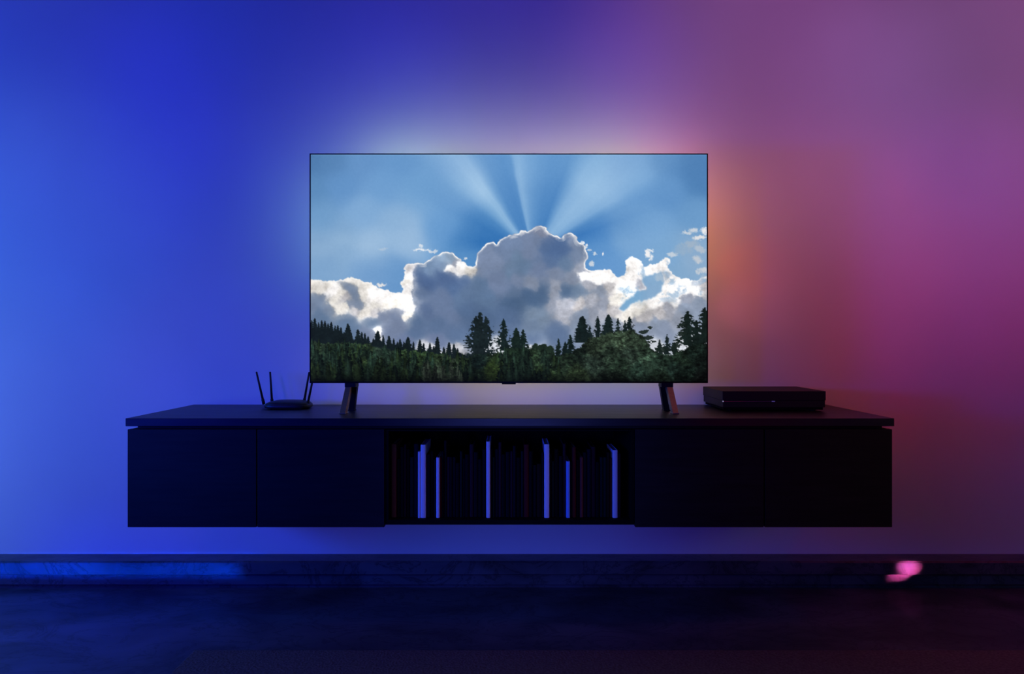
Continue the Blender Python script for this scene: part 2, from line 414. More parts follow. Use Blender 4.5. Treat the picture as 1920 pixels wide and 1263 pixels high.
fixed = {0: [(743.2,750,860,'black'),(750.2,757,838,'charcoal'),(757.2,761,833,'plum'),(761.2,768,842,'black'),(768.2,775.5,857,'teal'),(775.8,783.8,832,'navy')],
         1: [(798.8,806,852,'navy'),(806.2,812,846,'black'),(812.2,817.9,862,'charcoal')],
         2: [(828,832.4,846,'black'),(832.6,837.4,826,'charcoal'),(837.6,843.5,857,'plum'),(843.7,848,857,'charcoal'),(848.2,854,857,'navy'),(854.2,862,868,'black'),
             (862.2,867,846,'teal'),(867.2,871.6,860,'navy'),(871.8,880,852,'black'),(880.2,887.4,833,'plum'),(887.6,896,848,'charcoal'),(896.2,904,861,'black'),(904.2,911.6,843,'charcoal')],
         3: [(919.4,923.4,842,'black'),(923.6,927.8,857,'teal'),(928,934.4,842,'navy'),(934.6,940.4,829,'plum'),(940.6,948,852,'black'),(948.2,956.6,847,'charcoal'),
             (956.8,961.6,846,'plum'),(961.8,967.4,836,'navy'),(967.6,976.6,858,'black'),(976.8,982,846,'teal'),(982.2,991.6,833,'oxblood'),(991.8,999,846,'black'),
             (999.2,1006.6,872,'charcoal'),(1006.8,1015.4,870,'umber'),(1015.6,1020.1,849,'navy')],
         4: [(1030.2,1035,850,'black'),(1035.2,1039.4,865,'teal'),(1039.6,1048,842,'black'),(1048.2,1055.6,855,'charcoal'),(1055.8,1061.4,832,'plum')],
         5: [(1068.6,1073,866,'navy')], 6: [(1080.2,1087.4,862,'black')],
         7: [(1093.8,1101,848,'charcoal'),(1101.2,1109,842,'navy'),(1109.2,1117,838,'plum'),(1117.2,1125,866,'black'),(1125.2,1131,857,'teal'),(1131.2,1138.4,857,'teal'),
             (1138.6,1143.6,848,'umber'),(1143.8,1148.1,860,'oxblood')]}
for px0, px1, top, col, lab in named:
    o = make_book(px0, px1, top, col, .135, lead=-.006 if col in ('white', 'pale_blue') else 0)
    tag(o, lab, 'book', G)
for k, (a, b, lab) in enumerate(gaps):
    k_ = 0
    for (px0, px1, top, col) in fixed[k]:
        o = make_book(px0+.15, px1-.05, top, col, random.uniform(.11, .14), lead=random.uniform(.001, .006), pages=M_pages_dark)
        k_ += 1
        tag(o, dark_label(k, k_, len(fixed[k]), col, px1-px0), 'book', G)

# ------------------------------------------------------------------ television
TD = 2.26
tx0, tx1, tz0, tz1 = X(580.5, TD), X(1327.5, TD), Z(718, TD), Z(287.5, TD)
tv = thing('television', 'large flat television on two splayed feet showing a sunlit cloud over a spruce forest', 'television', (0, TD+.02, TOP))
bz = .0034
bzb = Z(715, TD)-tz0
bm = bmesh.new()
for r in ((tx0, tx0+bz, tz0, tz1), (tx1-bz, tx1, tz0, tz1), (tx0+bz, tx1-bz, tz1-bz, tz1), (tx0+bz, tx1-bz, tz0, tz0+bzb)):
    box(bm, r[0], r[1], TD, TD+.012, r[2], r[3])
obj('bezel', bm, M_tvblack, tv)
bm = bmesh.new()
box(bm, tx0+.001, tx1-.001, TD+.012, TD+.020, tz0+.001, tz1-.001)
slab_profile(bm, [(tx0+.12, tz0+.002), (tx1-.12, tz0+.002), (tx1-.14, tz0+.40), (tx0+.14, tz0+.40)], TD+.020, TD+.055)
obj('rear_housing', bm, M_tvback, tv, .002)
bm = bmesh.new(); box(bm, X(941, TD), X(967, TD), TD+.002, TD+.014, Z(720.3, TD), tz0+.0003)
obj('sensor_bump', bm, M_tvblack, tv, .001)
# screen: flat lit picture, one tiny face per picture element, coloured by its own display colour
import numpy as np
def paint_screen():
    """Wallpaper shown on the television: sky with sun rays, backlit clouds, spruce forest. Returns HxWx3 display colours 0..1."""
    import numpy as np
    X0, Y0, W, H = 582, 290, 744, 425
    rs = np.random.RandomState(7)
    yy, xx = np.mgrid[0:H, 0:W].astype(np.float64)
    xx += X0 + .5; yy += Y0 + .5
    def vnoise(sx, sy, seed, x=None, y=None):
        r = np.random.RandomState(seed); g = r.rand(257, 257)
        x = (xx if x is None else x) / sx; y = (yy if y is None else y) / sy
        xi = np.floor(x).astype(int); yi = np.floor(y).astype(int)
        fx = x - xi; fy = y - yi; fx = fx*fx*(3-2*fx); fy = fy*fy*(3-2*fy)
        a = g[yi % 256, xi % 256]; b = g[yi % 256, (xi+1) % 256]
        c = g[(yi+1) % 256, xi % 256]; d = g[(yi+1) % 256, (xi+1) % 256]
        return (a*(1-fx)+b*fx)*(1-fy) + (c*(1-fx)+d*fx)*fy
    def fbm(s, seed, octs=5, asp=1.0, gain=.5):
        t = np.zeros((H, W)); amp = 1; tot = 0
        for k in range(octs):
            t += amp*vnoise(s*asp/2**k, s/2**k, seed+k*13); tot += amp; amp *= gain
        return t/tot*2-1
    def blend(P, sig, x, y, pw=4):
        P = np.array(P, float); num = np.zeros((H, W, 3)); den = np.full((H, W), 1e-12)
        for p in P:
            d2 = (x-p[0])**2+(y-p[1])**2
            w = 1/(d2/(sig*sig)+1)**pw
            num += w[..., None]*p[2:5]; den += w
        return num/den[..., None]
    def inside(poly, x, y):
        r = np.zeros(x.shape, bool); n = len(poly)
        for i in range(n):
            (x1, y1), (x2, y2) = poly[i], poly[(i+1) % n]
            if y1 == y2: continue
            c = ((y1 > y) != (y2 > y)) & (x < (x2-x1)*(y-y1)/(y2-y1)+x1)
            r ^= c
        return r
    def blur(a, n, times=2):
        for _ in range(times):
            for ax in (0, 1):
                p = np.concatenate([np.repeat(a.take([0], ax), n, ax), a, np.repeat(a.take([-1], ax), n, ax)], ax)
                c = np.cumsum(p, ax); z = np.zeros_like(c.take([0], ax)); c = np.concatenate([z, c], ax)
                m = a.shape[ax]; k = 2*n+1
                a = (c.take(range(k, k+m), ax)-c.take(range(0, m), ax))/k
        return a
    def mix(a, b, t):
        t = np.clip(t, 0, 1)
        if t.ndim == 2: t = t[..., None]
        return a*(1-t)+b*t
    # ---- sky
    S = [(585,295,78,122,172),(620,300,88,132,181),(680,300,103,148,199),(760,300,106,153,203),(585,360,93,139,187),(640,350,100,147,199),
         (720,350,111,158,207),(780,350,117,164,210),(600,410,110,155,200),(680,400,127,169,212),(740,420,138,176,214),(640,450,130,168,206),
         (700,460,149,183,217),(760,450,154,187,220),(600,460,127,164,203),(600,510,116,157,200),(700,508,109,153,201),(740,512,103,150,200),
         (830,430,112,161,210),(850,300,112,158,207),(850,360,118,164,210),(1300,300,80,128,180),(1250,300,92,140,192),(1180,300,106,153,204),
         (1100,300,112,160,208),(1000,300,108,157,207),(1000,380,100,150,202),(1320,340,83,131,182),(1250,360,108,155,204),(1200,340,115,162,210),
         (1310,400,112,158,203),(1220,420,127,171,214),(1180,450,123,167,211),(1250,480,124,168,210),(1300,480,140,172,204),(1260,520,130,168,203),
         (1230,560,134,170,205),(1180,560,118,167,206),(1140,500,103,153,206),(1120,470,95,148,203),(870,460,88,142,196),(900,440,88,142,196),(1060,410,96,147,200)]
    sky = blend(S, 42, xx, yy, 3.6)
    dx = xx-998; dy = 475-yy; th = np.degrees(np.arctan2(dx, dy)); r = np.hypot(dx, dy)
    th = th + fbm(60, 91, 3)*1.6
    rp = np.interp(th, [-100,-90,-83,-78,-70,-62,-52,-46,-40,-36,-32,-27,-18,-14,-11.5,-9,-3,4,12,22,27,33,42,50,57,63,70,76,84,95,110],
                       [0,-.1,-.75,-1,-.8,-.75,-.2,.55,1.1,1.05,.3,-.35,-.5,-.3,.6,.75,.3,0,-.35,-.5,.15,.8,1.1,1.0,.55,-.5,-.95,-.6,-.1,0,0])
    fall = np.interp(r, [0,60,100,150,200,260,330,420], [1,1.05,1.05,.95,.7,.42,.18,0])
    t_ = np.clip((-56-th)/10, 0, 1); lw = 1-t_+t_*np.interp(r, [0,100,150,230], [1,1,.5,0])
    a = rp*fall*lw
    sky += np.where(a[..., None] > 0, a[..., None]*np.array([44, 34, 20]), a[..., None]*np.array([30, 24, 14]))
    sky += np.interp(r, [0,60,130], [-1,-.7,0])[..., None]*np.array([14,10,6])
    # soft haze streaks on the left
    sky += (np.clip(fbm(90, 33, 4, 2.2)+.1, 0, 1)*np.clip((yy-360)/90, 0, 1)*np.clip((860-xx)/120, 0, 1))[..., None]*np.array([26, 20, 12])
    # ---- clouds
    wx = xx + fbm(14, 201, 5, 1, .8)*7; wy = yy + fbm(14, 301, 5, 1, .8)*7
    wx2 = xx + fbm(26, 401, 5, 1, .6)*13; wy2 = yy + fbm(26, 501, 5, 1, .6)*10
    top = [(575,522),(600,524),(607,531),(615,527),(625,528),(640,523),(660,520),(670,523),(680,528),(693,527),(700,534),(712,538),(725,545),
           (738,550),(750,548),(757,540),(752,530),(757,520),(760,508),(758,500),(765,496),(775,495),(790,494),(805,488),(815,480),(828,473),(838,472),
           (848,477),(858,484),(868,490),(877,498),(888,500),(893,495),(897,484),(896,480),(900,470),(908,460),(915,453),(925,451),(930,458),
           (935,452),(945,446),(955,440),(970,438),(974,430),(985,431),(990,435),(1000,428),(1012,424),(1022,425),(1028,432),(1033,442),
           (1042,440),(1050,445),(1060,439),(1072,438),(1085,444),(1083,450),(1090,456),(1098,462),(1100,470),(1103,480),(1098,495),(1097,505),
           (1110,509),(1125,506),(1140,505),(1150,512),(1162,519),(1172,515),(1175,500),(1173,490),(1180,482),(1190,481),(1202,489),(1208,500),
           (1225,495),(1240,490),(1250,481),(1256,485),(1253,500),(1262,512),(1275,520),(1290,520),(1300,526),(1335,515),(1335,730),(575,730)]
    hole = [(1206,520),(1218,514),(1240,511),(1246,525),(1240,545),(1225,558),(1190,566),(1170,582),(1160,578),(1172,566),(1186,556),(1192,546),(1212,542)]
    M = inside(top, wx, wy).astype(float)
    Hm = inside(hole, wx, wy).astype(float)
    K = []
    def c(pts, rgb):
        for p in pts: K.append((p[0], p[1]) + tuple(rgb))
    Wt = (248, 244, 242); Cr = (224, 219, 212)
    c([(620,548),(700,545),(695,560),(712,562),(730,562),(750,562),(765,558),(771,575),(765,520),(768,540),(707,621),(845,500),(862,501),(1110,520),(1096,518),
       (1125,522),(1132,514),(1150,524),(1157,543),(1170,535),(1181,520),(1186,502),(1194,491),(1180,535),(1199,513),(1220,505),(1235,500),(1250,495),
       (1255,530),(1250,548),(1270,532),(1290,528),(1290,545),(1266,560),(1230,571),(1310,549),(1205,503),(764,548),(1245,485)], Wt)
    c([(590,530),(605,538),(635,555),(660,524),(672,525),(690,535),(685,553),(768,590),(700,572),(720,573),(740,571),(628,567),(642,577),(682,581),
       (880,502),(1160,560),(1200,576),(1180,592),(762,530),(1170,590)], Cr)
    c([(645,563),(661,579),(700,583),(1082,572),(1143,540),(1152,580),(1212,592),(1320,540),(1235,585),(758,507)], (196, 193, 196))
    c([(1100,536),(1063,562),(1215,538),(1250,582),(1062,590),(1110,566),(1130,590),(1046,574)], (172, 175, 187))
    c([(1092,500),(1036,556),(850,494),(1040,537),(1120,590),(1130,570),(1186,602),(1292,560),(1035,575)], (150, 157, 174))
    c([(655,540),(664,551),(600,560),(586,580),(620,576),(668,568),(651,570)], (116, 133, 160))
    c([(715,590),(740,590),(752,602),(690,628),(730,622)], (113, 127, 156))
    c([(600,600),(650,606),(700,606),(660,622),(600,590)], (98, 121, 152))
    c([(800,500),(800,509),(830,498)], (116, 140, 172)); c([(830,485),(845,488)], (136, 158, 183))
    c([(790,517),(830,517),(800,530),(845,522)], (76, 100, 142)); c([(870,520),(850,536)], (84, 109, 149)); c([(785,550)], (88, 109, 144))
    c([(830,560),(820,575),(840,592)], (104, 122, 155)); c([(870,560)], (94, 117, 150)); c([(798,582)], (88, 108, 144))
    c([(880,580),(900,610),(905,590)], (84, 107, 142)); c([(910,560),(900,530)], (94, 118, 151)); c([(930,530),(950,540),(940,515)], (112, 128, 159))
    c([(905,500),(930,490),(915,470),(908,485)], (124, 140, 170)); c([(940,465),(960,458),(950,480)], (113, 132, 164)); c([(965,485),(950,510)], (107, 131, 161))
    c([(980,500)], (100, 124, 155)); c([(990,470),(998,452)], (114, 130, 160)); c([(1014,438)], (134, 143, 167)); c([(1020,460)], (84, 109, 149))
    c([(1040,470),(1050,463),(1055,475)], (78, 104, 146)); c([(1035,490)], (88, 112, 150)); c([(1060,492)], (100, 124, 155)); c([(1072,455)], (126, 141, 168))
    c([(1080,480)], (116, 133, 161)); c([(1010,512)], (108, 124, 155)); c([(1040,515)], (122, 135, 160)); c([(1070,520),(1000,530)], (132, 143, 165))
    c([(970,525)], (118, 133, 162)); c([(960,546)], (90, 112, 143)); c([(990,552),(1015,548),(1000,565),(960,568),(1022,560)], (76, 101, 135)); c([(950,592)], (88, 111, 147))
    c([(1000,586),(1020,590)], (122, 141, 166)); c([(1058,548),(1062,551)], (78, 104, 138)); c([(1076,548),(1092,546)], (108, 130, 158)); c([(1122,548)], (142, 153, 173))
    c([(1092,592),(1090,615)], (134, 148, 171)); c([(1245,514)], (168, 188, 210)); c([(1312,529)], (188, 199, 214)); c([(1310,566),(1290,580),(1320,582),(1230,605)], (140, 153, 175))
    c([(640,640),(780,620),(850,630),(820,610)], (92, 114, 149)); c([(780,600)], (82, 106, 142)); c([(950,622),(1050,620),(1000,642)], (95, 116, 150))
    c([(1000,612)], (112, 131, 159)); c([(1150,612),(1200,612),(1240,612),(1255,632)], (134, 146, 169)); c([(1272,600)], (152, 160, 177))
    c([(820,640),(760,640)], (108, 123, 157)); c([(790,660),(812,661),(845,658)], (205, 206, 214)); c([(1235,652),(1282,645),(1000,655),(930,655)], (196, 200, 208))
    cl = blend(K, 6, wx2, wy2, 3.2)
    xs_ = xx + (wx2-xx)*.7; ys_ = yy + (wy2-yy)*.7
    cls = blend(K, 15, xs_, ys_, 3.0)
    cl = mix(cls, cl, np.clip((cl.mean(-1)-118)/50, .12, 1))
    lum = cl.mean(-1)
    det = fbm(30, 601, 6, 1.3, .62)
    cl = cl*(1+(det*np.interp(lum, [80,130,180,240], [.05,.08,.34,.30]))[..., None])
    fine = fbm(7, 701, 4, 1, .7)
    cl += (fine*np.interp(lum, [100,150,200,240], [0,2.5,18,18]))[..., None]
    cl += (np.interp(lum, [185, 225], [0, 16]))[..., None]
    bil = np.abs(fbm(12, 721, 5, 1, .65)); cl += (np.interp(lum, [150, 200, 240], [0, 26, 30])*(.22-bil)*1.3)[..., None]
    # bright rims on the sky side
    cov = blur(M*(1-Hm), 2, 2)
    rimN = 1+fbm(9, 811, 3)*1.1
    cov2 = blur(M*(1-Hm), 4, 2); wide = np.exp(-((cov2-.8)/.2)**2)*np.clip(fbm(14, 831, 3)*2+.25, 0, 1)*((xx > 955) & (xx < 1110) | (xx < 800))
    rim = np.where(cov > .995, 0, np.exp(-((cov-.7)/.2)**2))*np.clip(rimN, .2, 1.6)
    rim *= np.where((xx > 1160) | (xx < 755), .55, 1.0)
    cl = mix(cl, np.array([250, 248, 248.]), rim*.95)
    cl = mix(cl, np.array([246, 243, 242.]), wide*.7*(cov2 < .99))
    alpha = np.clip((blur(M, 1, 1)-.15)/.6, 0, 1)*(1-blur(Hm, 1, 2)*.95)
    # wispy breaks in the right hand clouds
    br = np.clip((fbm(15, 911, 5, 1.2, .6)-.12)*4, 0, 1)*np.clip((xx-1150)/20, 0, 1)*np.clip((575-yy)/20, 0, 1)*np.clip((lum-140)/60, 0, 1)
    alpha *= 1-br*.6
    img = mix(sky, cl, alpha)
    # loose wisps
    for (x, y, a_, b_, s, col) in [(788,468,20,3.6,.9,242),(812,470,9,2.5,.7,230),(788,461,5,4,.7,240),(718,466,9,2.5,.35,215),(716,533,10,3.4,1,225),(707,540,4,4,.5,215),
            (872,484,4,2,.8,230),(1218,470,9,3,.8,240),(1213,478,5,7,1,240),(1222,482,5,6,.9,240),(1262,476,11,4.5,.7,222),(1290,437,11,3,.8,222),(1303,431,9,5.5,.8,222),
            (1321,433,8,7,1,235),(1313,447,13,4.5,1,225),(1296,458,16,7,.4,190),(1313,467,12,6,.55,205),(1308,487,10,7,.75,210),(1318,508,13,6,.85,215),
            (1280,468,20,9,.22,185),(1091,454,3,4,.9,245),(1099,459,3,4,.9,240),(1107,469,6,2.5,.7,225),(1117,474,4,3,.8,230),(1131,477,2.5,2.5,1,240),(1109,495,5,5,.8,225),
            (1240,520,14,8,.4,210),(1322,520,8,4,.4,215),(1200,575,6,3,.5,230),(1192,572,8,3,.6,215)]:
        q = ((wx-x)/a_)**2+((wy-y)/b_)**2
        t = np.clip(1.35-q+fbm(9, int(x*7+y) % 5000, 4, 1, .7)*.9, 0, 1)*s
        img = mix(img, np.array([col, col, col+2.]), t)
    # ---- forest
    fine2 = fbm(4, 1201, 3, 1, .8); fol = fbm(13, 1301, 5, 1.1, .75); fine3 = fbm(3.2, 1231, 2, 1.3, .8)
    def spire(x, t, hw, base, col, p=.85, lace=.35, step=4.5, seed=0, lit=0):
        r_ = np.random.RandomState(int(x*31+t+seed) % 99991)
        i0, i1 = max(0, int(t-Y0)-1), min(H, int(base-Y0)+2); j0, j1 = max(0, int(x-X0-hw-4)), min(W, int(x-X0+hw+5))
        if i1 <= i0 or j1 <= j0: return
        sl = (slice(i0, i1), slice(j0, j1)); n = i1-i0
        rows = np.arange(i0, i1)+Y0+.5
        f = np.clip((rows-t)/(base-t), 0, 1); env = hw*f**p
        def side():
            st = step*(.8+.5*r_.rand()); ph = r_.rand()*st
            saw = ((rows-t+ph+2*r_.rand()) % st)/st
            amp = 1+.5*(r_.rand(H)[(rows/st).astype(int) % H]-.5)
            return env*amp*(1-lace+lace*saw*1.3)*(1+.3*(r_.rand(n)-.5))+.55
        L = side()[:, None]; R = side()[:, None]
        xs, ys = xx[sl], yy[sl]
        m = (xs > x-L) & (xs < x+R) & (ys > t)
        edge = np.minimum(np.abs(xs-x)/np.maximum(env, 1)[:, None], 2)
        if lace > .33: m = m & ~((fine3[sl] > .75-.75*lace-.35*edge) & (edge > .3))
        m = m.astype(float)
        if lit: m = m*np.clip((base-ys)/((base-t)*.45), 0, 1)
        q = np.pad(m, 1, mode='edge'); sm = (q[1:-1, :-2]+q[1:-1, 2:]+q[:-2, 1:-1]+q[2:, 1:-1])/4
        m = m*.7+sm*.3
        k = 1+fol[sl]*.30+fine2[sl]*.25
        if lit: k = k*(1.25-.55*edge+lit*np.clip((x-xs)/hw, -.6, .6)+.35*fine3[sl])
        cc = np.array(col, float)*k[..., None]
        img[sl] = img[sl]*(1-m[..., None])+np.clip(cc, 3, 255)*m[..., None]
    far = (21, 30, 33)
    for i, (x, t, w) in enumerate([(584,600,5),(590,596,7),(597,604,5),(603,600,6),(609,601,6),(615,606,6),(621,603,7),(628,610,6),(633,609,6),(639,613,6),(652,606,9),(645,622,6),
            (659,624,6),(671,617,9),(678,622,7),(684,624,6),(690,630,7),(708,619,11),(718,628,6),(700,634,7),(729,629,9),(738,634,6),(745,640,6),(750,635,7),(757,640,6),
            (765,631,10),(775,640,5),(787,636,7),(794,643,7),(806,642,7),(820,631,8),(813,648,6),(842,641,8),(832,650,7),(851,644,7),(858,652,6)]):
        spire(x, t, w*1.15, t+40, far, .7, .3, 4)
    # solid dark mass of distant firs
    my = np.interp(xx, [582,640,660,690,705,760,800,860,900], [612,620,636,640,641,648,656,662,664])+fbm(6,1951,3)*7
    img = mix(img, np.array(far, float)*(1+fol*.3)[..., None], np.clip((yy-my)/2, 0, 1)*(xx < 880))
    base = 720
    spire(900, 585, 31, 668, (26, 36, 38), .62, .38, 5); spire(893, 592, 20, 650, (24, 34, 36), .6, .4, 5, 3); spire(910, 592, 20, 650, (24, 34, 36), .6, .4, 5, 5)
    spire(944, 597, 19, 655, (22, 34, 34), .8, .42, 6); spire(968, 614, 19, 670, (24, 38, 33), .7, .3, 5); spire(981, 617, 13, 660, (22, 35, 32), .7, .35, 5)
    for (x, t, w) in [(1004,643,12),(1020,644,14),(1032,647,10),(1012,646,10)]: spire(x, t, w, t+18, (30, 44, 34), .45, .3, 4)
    spire(1047, 634, 10, 672, (22, 34, 32), .8, .35, 4.5); spire(1069, 627, 13, 668, (20, 32, 31), .75, .35, 4.5); spire(1060, 640, 9, 668, (20, 32, 31), .75, .3, 4.5)
    spire(1092, 592, 17, 640, (22, 33, 34), .6, .3, 5); spire(1089, 594, 11, 640, (22, 33, 34), .6, .3, 5, 4); spire(1106, 610, 9, 645, (22, 33, 34), .8, .35, 4.5)
    spire(1121, 591, 14, 640, (22, 33, 34), .9, .45, 6); spire(1141, 589, 15, 632, (22, 33, 34), .65, .32, 5); spire(1159, 596, 10, 632, (22, 33, 34), .85, .42, 5)
    spire(1181, 593, 16, 640, (22, 33, 34), .75, .4, 5); spire(1172, 600, 10, 640, (22, 33, 34), .8, .4, 5)
    spire(1251, 626, 11, 662, (24, 34, 35), .85, .45, 5.5); spire(1237, 636, 9, 668, (28, 38, 38), .8, .4, 5); spire(1265, 638, 8, 668, (22, 32, 30), .7, .4, 5)
    spire(1290, 583, 26, 645, (22, 33, 31), .6, .45, 7); spire(1322, 576, 27, 640, (20, 30, 28), .55, .4, 7); spire(1306, 600, 22, 660, (20, 30, 28), .5, .35, 7)
    # wiry broadleaf branches against the sky
    for (x, y, a_, b_) in [(1208,622,12,5),(1217,614,6,4),(1214,633,13,5),(1222,640,10,4),(1212,648,12,6),(1268,648,10,8),(1275,610,8,5),(1278,625,10,5),(1240,655,18,7)]:
        q = ((wx-x)/a_)**2+((yy-y+(xx-x)*.15)/b_)**2
        t = ((1.1-q+fbm(5, int(x*3+y), 3, 2.2, .8)*1.1) > .45).astype(float)
        img = mix(img, np.array([26, 36, 32.]), t*.9)
    # ragged canopy tops filling the lower part
    ctrl = [(575,645),(600,640),(620,645),(640,640),(670,642),(700,646),(730,655),(770,656),(800,660),(830,662),(860,668),(900,662),(935,660),(960,650),(990,652),(1020,655),(1050,665),
            (1085,650),(1105,632),(1130,625),(1155,619),(1185,618),(1205,627),(1215,645),(1235,664),(1260,662),(1280,655),(1300,645),(1335,640)]
    cy = np.interp(xx, [p[0] for p in ctrl], [p[1] for p in ctrl])
    d = yy-cy+fbm(10, 1401, 5, 1, .8)*9
    F = [(590,660,27,38,30),(600,650,44,60,46),(650,650,40,56,40),(680,660,46,62,38),(630,665,28,42,30),(720,660,36,50,42),(690,645,38,52,36),(760,665,38,54,34),(740,690,22,34,24),
         (700,690,20,32,22),(640,690,24,36,22),(590,700,18,26,18),(800,665,38,54,34),(800,690,28,40,26),(830,690,50,62,50),(845,680,46,58,46),(870,680,34,46,32),(900,680,18,28,26),(895,700,20,30,22),
         (925,690,40,54,28),(950,670,24,36,26),(975,670,26,40,30),(960,700,20,32,22),(1000,670,34,48,34),(1030,670,32,46,36),(1020,700,36,50,30),(1060,680,30,42,32),
         (1085,660,24,34,28),(1110,650,40,51,40),(1130,640,44,56,44),(1160,635,47,60,47),(1190,640,43,55,44),(1140,665,36,48,39),(1180,665,36,47,40),(1110,680,37,49,42),
         (1160,690,34,48,38),(1210,670,38,52,42),(1200,695,34,50,42),(1240,680,32,46,38),(1260,695,32,48,42),(1280,670,26,38,30),(1300,660,20,30,26),(1315,680,14,20,18),
         (1290,700,18,28,24),(1320,705,12,14,14),(1080,700,38,50,34),(1240,708,28,40,32),(880,710,18,26,16),(640,712,10,16,10),(760,712,14,20,14),(1000,712,14,20,12),(1150,712,16,22,18)]
    fc = blend(F, 9, wx2, wy2, 3)
    leaf = fbm(6, 1501, 4, 1.1, .85); lf2 = fbm(16, 1601, 4, .8, .7)
    fc = fc*(1+leaf*.5+lf2*.35+fine3*.2)[..., None]
    fc += (np.clip(leaf-.28, 0, 1)*42)[..., None]*np.array([1, 1.05, .85])
    # leafy mottling: small lit sprays with dark gaps
    sp_ = fbm(4.5, 1811, 3, 1.7, .9); big = fbm(24, 1821, 3, 1.2, .7)
    fc *= (1+np.clip(sp_*.9, -.45, .7)*np.where(xx > 990, 1, .6))[..., None]
    fc *= (1+big*.35)[..., None]
    ta = np.clip(d/2.2, 0, 1)
    img = mix(img, np.clip(fc, 4, 255), ta)
    # young spruces standing in ranks in front, nearer ones lower and larger
    for k in range(210):
        u = k/210.; x = rs.uniform(584, 885) if k % 5 else rs.uniform(930, 1052)
        t0 = np.interp(x, [p[0] for p in ctrl], [p[1] for p in ctrl])
        t = t0-8+u*48+rs.uniform(-4, 4); g = rs.uniform(.55, 1.3)*(1-.35*u)
        w_ = 6+7*u+rs.uniform(-1, 2)
        warm = rs.rand() < .3
        col = np.array((36, 51, 32) if warm else (31, 47, 38))*g
        if 790 < x < 870 and u > .45: col = np.array((50, 60, 50))*g
        spire(x, t, w_, t+26+20*u, col, .8, .42, 5, k, .25)
    img *= np.where(yy > 640, np.interp(yy, [640, 692, 706, 716], [1.0, .95, .72, .4]), 1)[..., None]
    # white light between the crowns
    img += (np.exp(-(((xx-708)/5)**2+((yy-617)/5)**2))*95)[..., None]*(yy < 621+.6*abs(xx-708))[..., None]
    img += (fbm(3, 1701, 2)*2.0)[..., None]
    img += np.exp(-(yy-290)/1.2)[..., None]*18
    return np.clip(img, 3, 255)/255.
PIC = paint_screen()
H_, W_ = PIC.shape[:2]
sx0, sx1, sz0, sz1 = tx0+bz, tx1-bz, tz0+bzb, tz1-bz
me = bpy.data.meshes.new('screen')
gx = np.linspace(sx0, sx1, W_); gz = np.linspace(sz1, sz0, H_)
co = np.zeros((H_*W_, 3)); co[:, 0] = np.tile(gx, H_); co[:, 1] = TD+.0012-(TD+.02); co[:, 2] = np.repeat(gz, W_)-TOP
ii = (np.arange(H_-1)[:, None]*W_+np.arange(W_-1)[None, :]).ravel()
quads = np.stack([ii, ii+W_, ii+W_+1, ii+1], 1).astype(np.int32)
me.vertices.add(len(co)); me.vertices.foreach_set('co', co.ravel())
me.loops.add(quads.size); me.loops.foreach_set('vertex_index', quads.ravel())
me.polygons.add(len(quads)); me.polygons.foreach_set('loop_start', np.arange(0, quads.size, 4, dtype=np.int32))
me.update(calc_edges=True)
lin = np.where(PIC <= .04045, PIC/12.92, ((PIC+.055)/1.055)**2.4)
at = me.color_attributes.new('picture', 'FLOAT_COLOR', 'POINT')
at.data.foreach_set('color', np.concatenate([lin.reshape(-1, 3), np.ones((H_*W_, 1))], 1).astype(np.float32).ravel())
scr = bpy.data.objects.new('screen', me); C.objects.link(scr); scr.parent = tv
m = bpy.data.materials.new('lit_screen'); m.use_nodes = True
b = m.node_tree.nodes['Principled BSDF']
b.inputs['Base Color'].default_value = (0, 0, 0, 1); b.inputs['Roughness'].default_value = .5; b.inputs['Specular IOR Level'].default_value = .05
an = node(m.node_tree, 'ShaderNodeAttribute', attribute_name='picture')
m.node_tree.links.new(an.outputs['Color'], b.inputs['Emission Color']); b.inputs['Emission Strength'].default_value = 1.0
me.materials.append(m)
scr['label'] = 'lit screen with blue sky, sun rays, clouds and dark spruces'
# feet: a neck under the set splitting into a front and a rear blade
def foot(side, ax0, ax1, bx0, bx1, cx0, cx1):
    """px columns: head a0..a1 under the set, front blade toe b0..b1, rear blade toe c0..c1"""
    f = bpy.data.objects.new('foot', None); f.empty_display_size = .02
    C.objects.link(f); f.parent = tv
    xm = X((ax0+ax1)/2, TD)
    f.location = (xm, 0, 0)
    zt_, zn = tz0+.001, Z(725.5, TD)
    yf, yr = 2.205, 2.305
    # head block
    bm = bmesh.new()
    box(bm, X(ax0, TD), X(ax1, TD), TD-.002, TD+.045, zn, zt_)
    obj('foot_head', bm, M_footblack, f, .001)
    def blade(n, x_top0, x_top1, yt, x_b0, x_b1, yb, thick, m):
        bm = bmesh.new()
        loft(bm, [[(x_b0, yb, TOP+.002), (x_b1, yb, TOP+.002), (x_b1, yb+thick, TOP+.002), (x_b0, yb+thick, TOP+.002)],
                  [(x_top0, yt, zn+.002), (x_top1, yt, zn+.002), (x_top1, yt+thick, zn+.002), (x_top0, yt+thick, zn+.002)]])
        box(bm, x_b0-.0015, x_b1+.0015, yb-.003, yb+thick+.003, TOP+.0002, TOP+.0032)
        return obj(n, bm, m, f, .0008)
    if side < 0:
        blade('front_blade', X(ax0+1, TD), X(ax0+11.5, TD), TD, X(bx0, yf), X(bx1, yf), yf, .030, M_footmetal)
        blade('rear_blade', X(ax1-10, TD), X(ax1, TD), TD+.018, X(cx0, yr), X(cx1, yr), yr, .024, M_footblack)
    else:
        blade('front_blade', X(ax1-12, TD), X(ax1-.5, TD), TD, X(bx0, yf), X(bx1, yf), yf, .030, M_footmetal)
        blade('rear_blade', X(ax0, TD), X(ax0+10, TD), TD+.018, X(cx0, yr), X(cx1, yr), yr, .024, M_footblack)
foot(-1, 646.5, 667, 636.5, 647.5, 653, 664)
